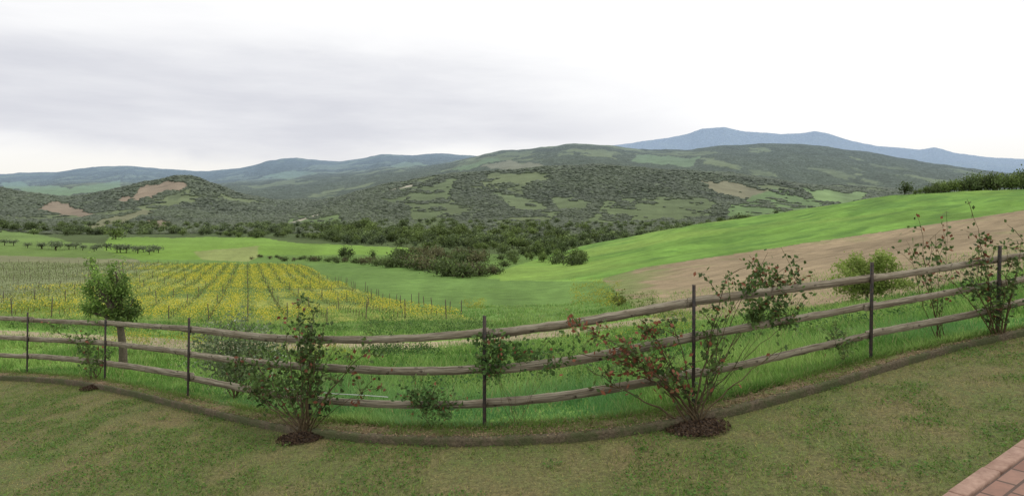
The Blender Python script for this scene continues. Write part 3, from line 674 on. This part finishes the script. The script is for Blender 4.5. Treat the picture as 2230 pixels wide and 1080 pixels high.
for (px,pt,pb) in posts:
    d=float(dfence(px))-.01;b=W(px,pb,d);x,y=b[0],b[1];zb=float(planez(x,y));zt=float(W(px,pt,d)[2])
    a=.029;th=.008;yaw=U(-.3,.3)
    L=np.array([(-a/2,-a/2),(a/2,-a/2),(a/2,-a/2+th),(-a/2+th,-a/2+th),(-a/2+th,a/2),(-a/2,a/2)])
    ca,sa=math.cos(yaw),math.sin(yaw);L=np.stack([L[:,0]*ca-L[:,1]*sa,L[:,0]*sa+L[:,1]*ca],-1)
    tx=rng.normal()*.012
    lv=[]
    for z in (zb-.15,(zb+zt)/2,zt): lv.append(np.stack([L[:,0]+x+tx*(z-zb),L[:,1]+y,np.full(6,z)],-1))
    V=np.concatenate(lv)-fl
    f=[(k*6+j,k*6+(j+1)%6,k*6+6+(j+1)%6,k*6+6+j) for k in range(2) for j in range(6)]
    o=mk('fence_post',V,[np.array(f),np.array([[12,13,14,15,16,17]])],[mm_],parent=fe)
for r,rl in enumerate(rails):
    for k in range(len(posts)-1):
        p0=posts[k][0]-9+U(-5,5);p1=posts[k+1][0]+9+U(-5,5);m=60
        pp=np.linspace(p0,p1,m);d=dfence(pp)+.025+(.024 if (k+r)%2 else 0)
        yy=spl([a for a,b in rl],[b for a,b in rl],pp)
        c=W(pp,yy,d);tq=np.linspace(-1,1,m)
        c[:,2]+=.004*(vn(np.linspace(0,3,m),np.full(m,k+r*7.),)-.5)+U(-.009,.009)+U(-.011,.011)*tq-.004*(1-tq**2)
        T=np.gradient(c,axis=0);T[:,2]=0;T/=np.linalg.norm(T,axis=1,keepdims=True);Nn=np.stack([-T[:,1],T[:,0],T[:,2]*0],-1)
        hw=.040*U(.9,1.1);th=.007;s=np.cumsum(np.r_[0,np.linalg.norm(np.diff(c,axis=0),axis=1)])
        edT=(fbm(s*9,np.full(m,k*3.+r),5,5)-.5)*.013;edB=(fbm(s*9,np.full(m,k*3.+r+50),5,5)-.5)*.013
        s=s+U(0,50);prof=[(-th,-hw),(-th,hw),(th,hw),(th,-hw)];lean=U(.0,.006)
        Vv=[];UVs=[]
        for (a,b) in prof:
            q=c+Nn*(a+lean*np.sign(b));q[:,2]+=b+(edT if b>0 else edB);Vv.append(q);UVs.append(np.stack([s,np.full(m,a+r*3.+k),np.full(m,b+k*1.7)],-1))
        V=np.stack(Vv,1).reshape(-1,3)-fl;UVs=np.stack(UVs,1).reshape(-1,3)
        f=[(i*4+j,i*4+(j+1)%4,i*4+4+(j+1)%4,i*4+4+j) for i in range(m-1) for j in range(4)]+[(0,1,2,3),(m*4-4,m*4-3,m*4-2,m*4-1)]
        o=mk('fence_rail',V,np.array(f),[mw],parent=fe)
        at=o.data.attributes.new('UVc','FLOAT_VECTOR','POINT');at.data.foreach_set('vector',UVs.astype(np.float32).ravel())
hp=[(605,844),(640,848),(690,853),(730,857),(790,860),(845,864)];P=[W(a,b,dfence(a)+.10) for a,b in hp]
V,Fq=tube(P,.004,8);mk('water_hose',V,Fq,[mwh],smooth=True,label='thin white hose running along the lower fence rail',category='hose')

# ---------------------------------------------------------------- roses
def rose(name,root,canes,leafn,ls,c1,c2,label,cat='rose bush',red=.06,off=-.08,spread=.035,rad=.009,bare=.3,flowers=0,fcol=None,mul=1.15,rootd=None,lift=.05,arch=1.):
    rpx,rpy=root;d0=rootd or (float(dfence(rpx))+off);b=W(rpx,rpy,d0)
    b[2]=float(planez(b[0],b[1]))+lift if off<.2 else float(ground(b[0],b[1]))
    e=empty(name,tuple(b),label=label,category=cat)
    A=Acc();B=Acc();Fl=Acc()
    for cn in canes:
        tx,ty=cn[0],cn[1];dens=cn[2] if len(cn)>2 else 1.;rd=(cn[3] if len(cn)>3 else red)*.8
        d1=float(dfence(tx))+off+U(-.12,.16);e1=W(tx,ty,d1);v=e1-b;L=np.linalg.norm(v);ar=arch*U(-.2,1.5)
        mid=b+v*U(.4,.6)+np.array([-v[0]*.14*ar,U(-.08,.08),(abs(v[0])*.10+.05*L)*ar])+rng.normal(size=3)*.07*L*np.array([1,.4,1])
        tt=np.linspace(0,1,14)[:,None];st=b+np.array([U(-.07,.07),U(-.05,.05),-.04])
        P=(1-tt)**2*st+2*tt*(1-tt)*mid+tt**2*e1+rng.normal(size=(14,3))*.008
        V,Fq=tube(P,np.linspace(rad,rad*.3,14)*U(.5,1.1),5);q=U(.8,1.2);A.add(V-b,Fq,lin((96,82,58))*q)
        ends=[P[6:]]
        for _ in range(int(6*dens+2)):
            i=rng.integers(5 if bare<.9 else 11,14);s=P[i];dr=randdir(1)[0]*np.array([1,.6,.8]);dr[2]+=.35;l=U(.10,.34)
            Q=np.stack([s,s+dr*l*.5+np.array([0,0,.02]),s+dr*l]);V,Fq=tube(Q,[max(rad*.35,.0025),max(rad*.28,.002),.0013],4);A.add(V-b,Fq,lin((96,86,56))*q);ends.append(Q)
        n=int(leafn*dens*mul)
        pick=rng.integers(0,len(ends),n);Pn=np.empty((n,3))
        for i in range(n):
            Q=ends[pick[i]]
            if pick[i]==0 and U(0,1)<bare: Q=Q[len(Q)*2//3:]
            j=U(0,len(Q)-1.001);k=int(j);Pn[i]=Q[k]*(1-(j-k))+Q[k+1]*(j-k)
        Pn+=rng.normal(size=(n,3))*spread
        V,Fq=leaves(Pn,ls*rng.uniform(.7,1.4,n),ls*.7);qq=rng.random((n,1))
        cc=(lin(c1)*(1-qq)+lin(c2)*qq)*rng.uniform(.75,1.2)
        rm=rng.random((n,1))<rd;cc=np.where(rm,lin((138,88,66))*(.7+.6*qq),cc)
        B.add(V-b,Fq,np.repeat(cc,4,axis=0))
        if flowers:
            k=flowers;Pf=Pn[rng.integers(0,n,k)]+rng.normal(size=(k,3))*.02
            for rep in range(3):
                V,Fq=leaves(Pf+rng.normal(size=(k,3))*.005,.018,.016);Fl.add(V-b,Fq,lin(fcol))
    A.make('cane',[mv],parent=e);B.make('foliage',[mv],parent=e)
    if flowers: Fl.make('blossom',[mv],parent=e)
G1,G2=(62,84,44),(112,136,74)
rose('rose_bush',(660,955),[(650,655,.7,.3),(690,665,.8),(712,700,.6),(672,720,1.1),(655,760,1.1),(690,770,1.0),(620,720,.25),(600,775,.7),(540,765,.8),(500,790,.9),(490,815,.8),(560,825,.8),(530,845,.6),(620,800,.6),(770,785,.5,.2),(800,770,.5,.3),(832,838,.45,.5),(745,850,.3),(640,850,.5),(700,820,.4),(735,740,.4),(575,860,.4)],115,.051,G1,G2,'large bushy rose with dark leaves trained on the fence','rose bush',off=-.12,rootd=MD[0][1]+.06,lift=.05)
rose('rose_bush',(1516,930),[(1232,700,.7,.6),(1262,768,.8,.5),(1300,735,.8,.6),(1330,770,.9,.4),(1385,705,.7,.5),(1400,775,1.,.3),(1430,740,.9,.2),(1450,800,.9,.2),(1565,705,.3),(1625,790,.1),(1705,765,.12),(1582,605,1.1,.1),(1600,655,1.,.1),(1345,815,.4,.5),(1460,700,.5,.2),(1280,800,.5,.5),(1560,780,.3)],92,.05,G1,G2,'sprawling rose with bare canes and reddish young leaves','rose bush',rad=.011,off=-.12,rootd=MD[1][1]+.06,lift=.05,arch=1.3)
rose('climbing_rose',(1532,905),[(1650,585,1.1,.3),(1690,598,1.1,.2),(1735,612,.9,.2),(1640,625,1.0),(1700,670,1.5),(1650,685,1.4),(1735,690,1.),(1675,650,.9)],110,.048,G1,(106,132,70),'climbing rose with leafy shoots above the top rail','rose bush',bare=1.,off=.08,rad=.006)
rose('rose_bush',(2172,738),[(2122,472,.7,.4),(2130,520,.9,.2),(2108,565,1.0),(2090,592,.6),(2062,600,.4),(2160,640,.8),(2200,562,.7),(2226,522,.8),(2185,610,.7),(2150,690,.3),(2180,660,.5),(2215,590,.4)],75,.052,G1,G2,'tall rose with thin upright canes beside a fence post','rose bush',rad=.011,arch=.5)
rose('rose_bush',(2052,745),[(2012,500,.8,.2),(2062,484,.8,.2),(2040,545,.8),(2030,520,.7),(1972,520,.4,.3),(1985,560,.5),(2025,640,.5),(2055,620,.3)],50,.052,G1,G2,'slender rose reaching above the top rail','rose bush',off=.35,rad=.007,arch=.5)
rose('rose_bush',(1838,812),[(1808,700,.7),(1830,745,.8),(1790,715,.6),(1850,720,.3),(1835,765,.5)],50,.046,G1,G2,'small rose clump hanging between the fence rails','rose bush',off=.1,rad=.004)
rose('climbing_rose',(1130,930),[(1040,775,1.3),(1060,745,1.1),(1095,755,1.2),(1130,765,1.2),(1160,780,1.),(1210,790,.6),(1070,800,.9),(1180,745,.4),(1250,765,.3,.3)],95,.046,(62,92,46),(106,136,72),'leafy rose spread along the middle rail','rose bush',bare=1.,off=-.02,rad=.0022)
rose('rose_bush',(935,925),[(900,862,1.),(940,868,1.2),(965,885,1.),(922,890,1.),(980,902,.5),(910,880,.8)],75,.044,(58,84,46),(100,124,68),'low rose clump under the bottom rail','rose bush',bare=1.,rad=.003,off=-.04,spread=.03)
rose('rose_bush',(207,842),[(150,705,1.),(122,722,.9),(170,760,.9),(216,700,.6),(232,768,.8),(190,740,.9),(200,790,.4)],62,.058,G1,G2,'small rose on the fence with thin canes','rose bush')
rose('white_flowering_shrub',(520,835),[(430,740,1.2),(455,728,1.2),(485,722,1.2),(520,722,1.2),(555,728,1.2),(590,735,1.),(440,770,1.2),(480,765,1.3),(530,765,1.3),(570,765,1.),(500,745,1.3),(610,760,.8)],130,.045,(88,106,72),(136,150,110),'bushy grey-green shrub covered in small white flowers','shrub',red=0,off=1.1,spread=.09,bare=.2,flowers=16,fcol=(210,216,196),mul=1.9)
# ---------------------------------------------------------------- patio
e3=Vector((patio_e[0],patio_e[1],float(B0*patio_e[0]+C0*patio_e[1]))).normalized()
nrm=Vector((-B0,-C0,1)).normalized();n3_=e3.cross(nrm)
Mx=Matrix((e3,-n3_,nrm)).transposed().to_4x4();Mx.translation=Vector((PO[0],PO[1],float(planez(PO[0],PO[1]))))
def slab(name,x0,x1,y0,y1,z,mat,bev=.006):
    V=[(x0,y0,-.08),(x1,y0,-.08),(x1,y1,-.08),(x0,y1,-.08),(x0,y0,z-bev),(x1,y0,z-bev),(x1,y1,z-bev),(x0,y1,z-bev),(x0+bev,y0+bev,z),(x1-bev,y0+bev,z),(x1-bev,y1-bev,z),(x0+bev,y1-bev,z)]
    return np.array(V),np.array([(0,1,5,4),(1,2,6,5),(2,3,7,6),(3,0,4,7),(4,5,9,8),(5,6,10,9),(6,7,11,10),(7,4,8,11),(8,9,10,11)])
V,Fq=slab('',-5,6,-7,-.115,.028,mb);o=mk('patio_pavement',V,Fq,[mb],kind='structure');o.matrix_world=Mx
A=[];Fs=[];k=0
xx=-5.
while xx<6:
    l=.5;V,Fq=slab('',xx,xx+l-.008,-.105,0.0,.036,ms);A.append(V+np.array([0,rng.normal()*.002,rng.normal()*.0015]));Fs.append(Fq+k);k+=12;xx+=l
o=mk('patio_kerb',np.concatenate(A),np.concatenate(Fs),[ms],kind='structure');o.matrix_world=Mx

# ---------------------------------------------------------------- world
w=bpy.data.worlds.new('World');sc.world=w;w.use_nodes=True;nt=w.node_tree;bg=nt.nodes['Background']
sky=nt.nodes.new('ShaderNodeTexSky');sky.sky_type='NISHITA';sky.sun_disc=False;sky.sun_elevation=math.radians(52);sky.sun_rotation=math.radians(50)
tc=nt.nodes.new('ShaderNodeTexCoord').outputs['Generated']
sx=nt.nodes.new('ShaderNodeSeparateXYZ');nt.links.new(tc,sx.inputs[0]);x_,y_,z_=sx.outputs
mp=nt.nodes.new('ShaderNodeMapping');mp.inputs['Scale'].default_value=(2.2,2.2,9);nt.links.new(tc,mp.inputs[0])
nz=noise_n(nt,mp.outputs[0],1.3,6,.55,.3)
mp2=nt.nodes.new('ShaderNodeMapping');mp2.inputs['Scale'].default_value=(2,2,12);mp2.inputs['Location'].default_value=(3,1,5);nt.links.new(tc,mp2.inputs[0])
nz2=noise_n(nt,mp2.outputs[0],2.2,6,.55)
zz=math_n(nt,'ADD',z_,math_n(nt,'MULTIPLY',math_n(nt,'SUBTRACT',nz,.5),.12))
def ss(v,a,b,c,d):
    n=nt.nodes.new('ShaderNodeMapRange');n.interpolation_type='SMOOTHSTEP';nt.links.new(v,n.inputs[0])
    for i,q in enumerate((a,b,c,d)): n.inputs[i+1].default_value=q
    return n.outputs[0]
m1=ss(zz,.02,.08,0,1)
top=math_n(nt,'ADD',zz,math_n(nt,'MULTIPLY',math_n(nt,'MAXIMUM',x_,-.15),.25))
m2=ss(top,.11,.225,1,0)
m3=ss(math_n(nt,'ADD',x_,math_n(nt,'MULTIPLY',math_n(nt,'SUBTRACT',nz2,.5),.3)),-.02,.50,1,0)
m=math_n(nt,'MULTIPLY',math_n(nt,'MULTIPLY',m1,m2),m3)
m=math_n(nt,'MULTIPLY',m,mrange(nt,nz2,.3,.7,.6,1.05))
cream=ss(z_,.0,.09,1,0)
c=mix(nt,cream,(1.03,1.03,1.035),(.96,.94,.885))
c=mix(nt,m,c,(.715,.725,.78))
c=mix(nt,ss(z_,-.05,-.01,1,0),c,(.25,.27,.22))
skc=nt.nodes.new('ShaderNodeVectorMath');skc.operation='SCALE';nt.links.new(sky.outputs[0],skc.inputs[0]);skc.inputs['Scale'].default_value=.05
fin=mix(nt,.03,c,skc.outputs[0])
nt.links.new(fin,bg.inputs[0]);bg.inputs[1].default_value=1.02
sl=bpy.data.lights.new('sun','SUN');sl.energy=1.2;sl.angle=math.radians(14);sl.color=(1,.96,.9);so=bpy.data.objects.new('sun',sl);col.objects.link(so)
so.rotation_euler=Vector((-.55,-.25,-1.0)).to_track_quat('-Z','Y').to_euler()
cam=bpy.data.cameras.new('camera');cam.lens=36*F/2230;cam.sensor_width=36;cam.sensor_fit='HORIZONTAL';cam.shift_y=-(540-HY)/2230;cam.clip_start=.05;cam.clip_end=60000
co=bpy.data.objects.new('camera',cam);co.location=(0,0,ZC);co.rotation_euler=(math.radians(90),0,0);col.objects.link(co);sc.camera=co
sc.view_settings.view_transform='Standard';sc.view_settings.look='None';sc.view_settings.exposure=0
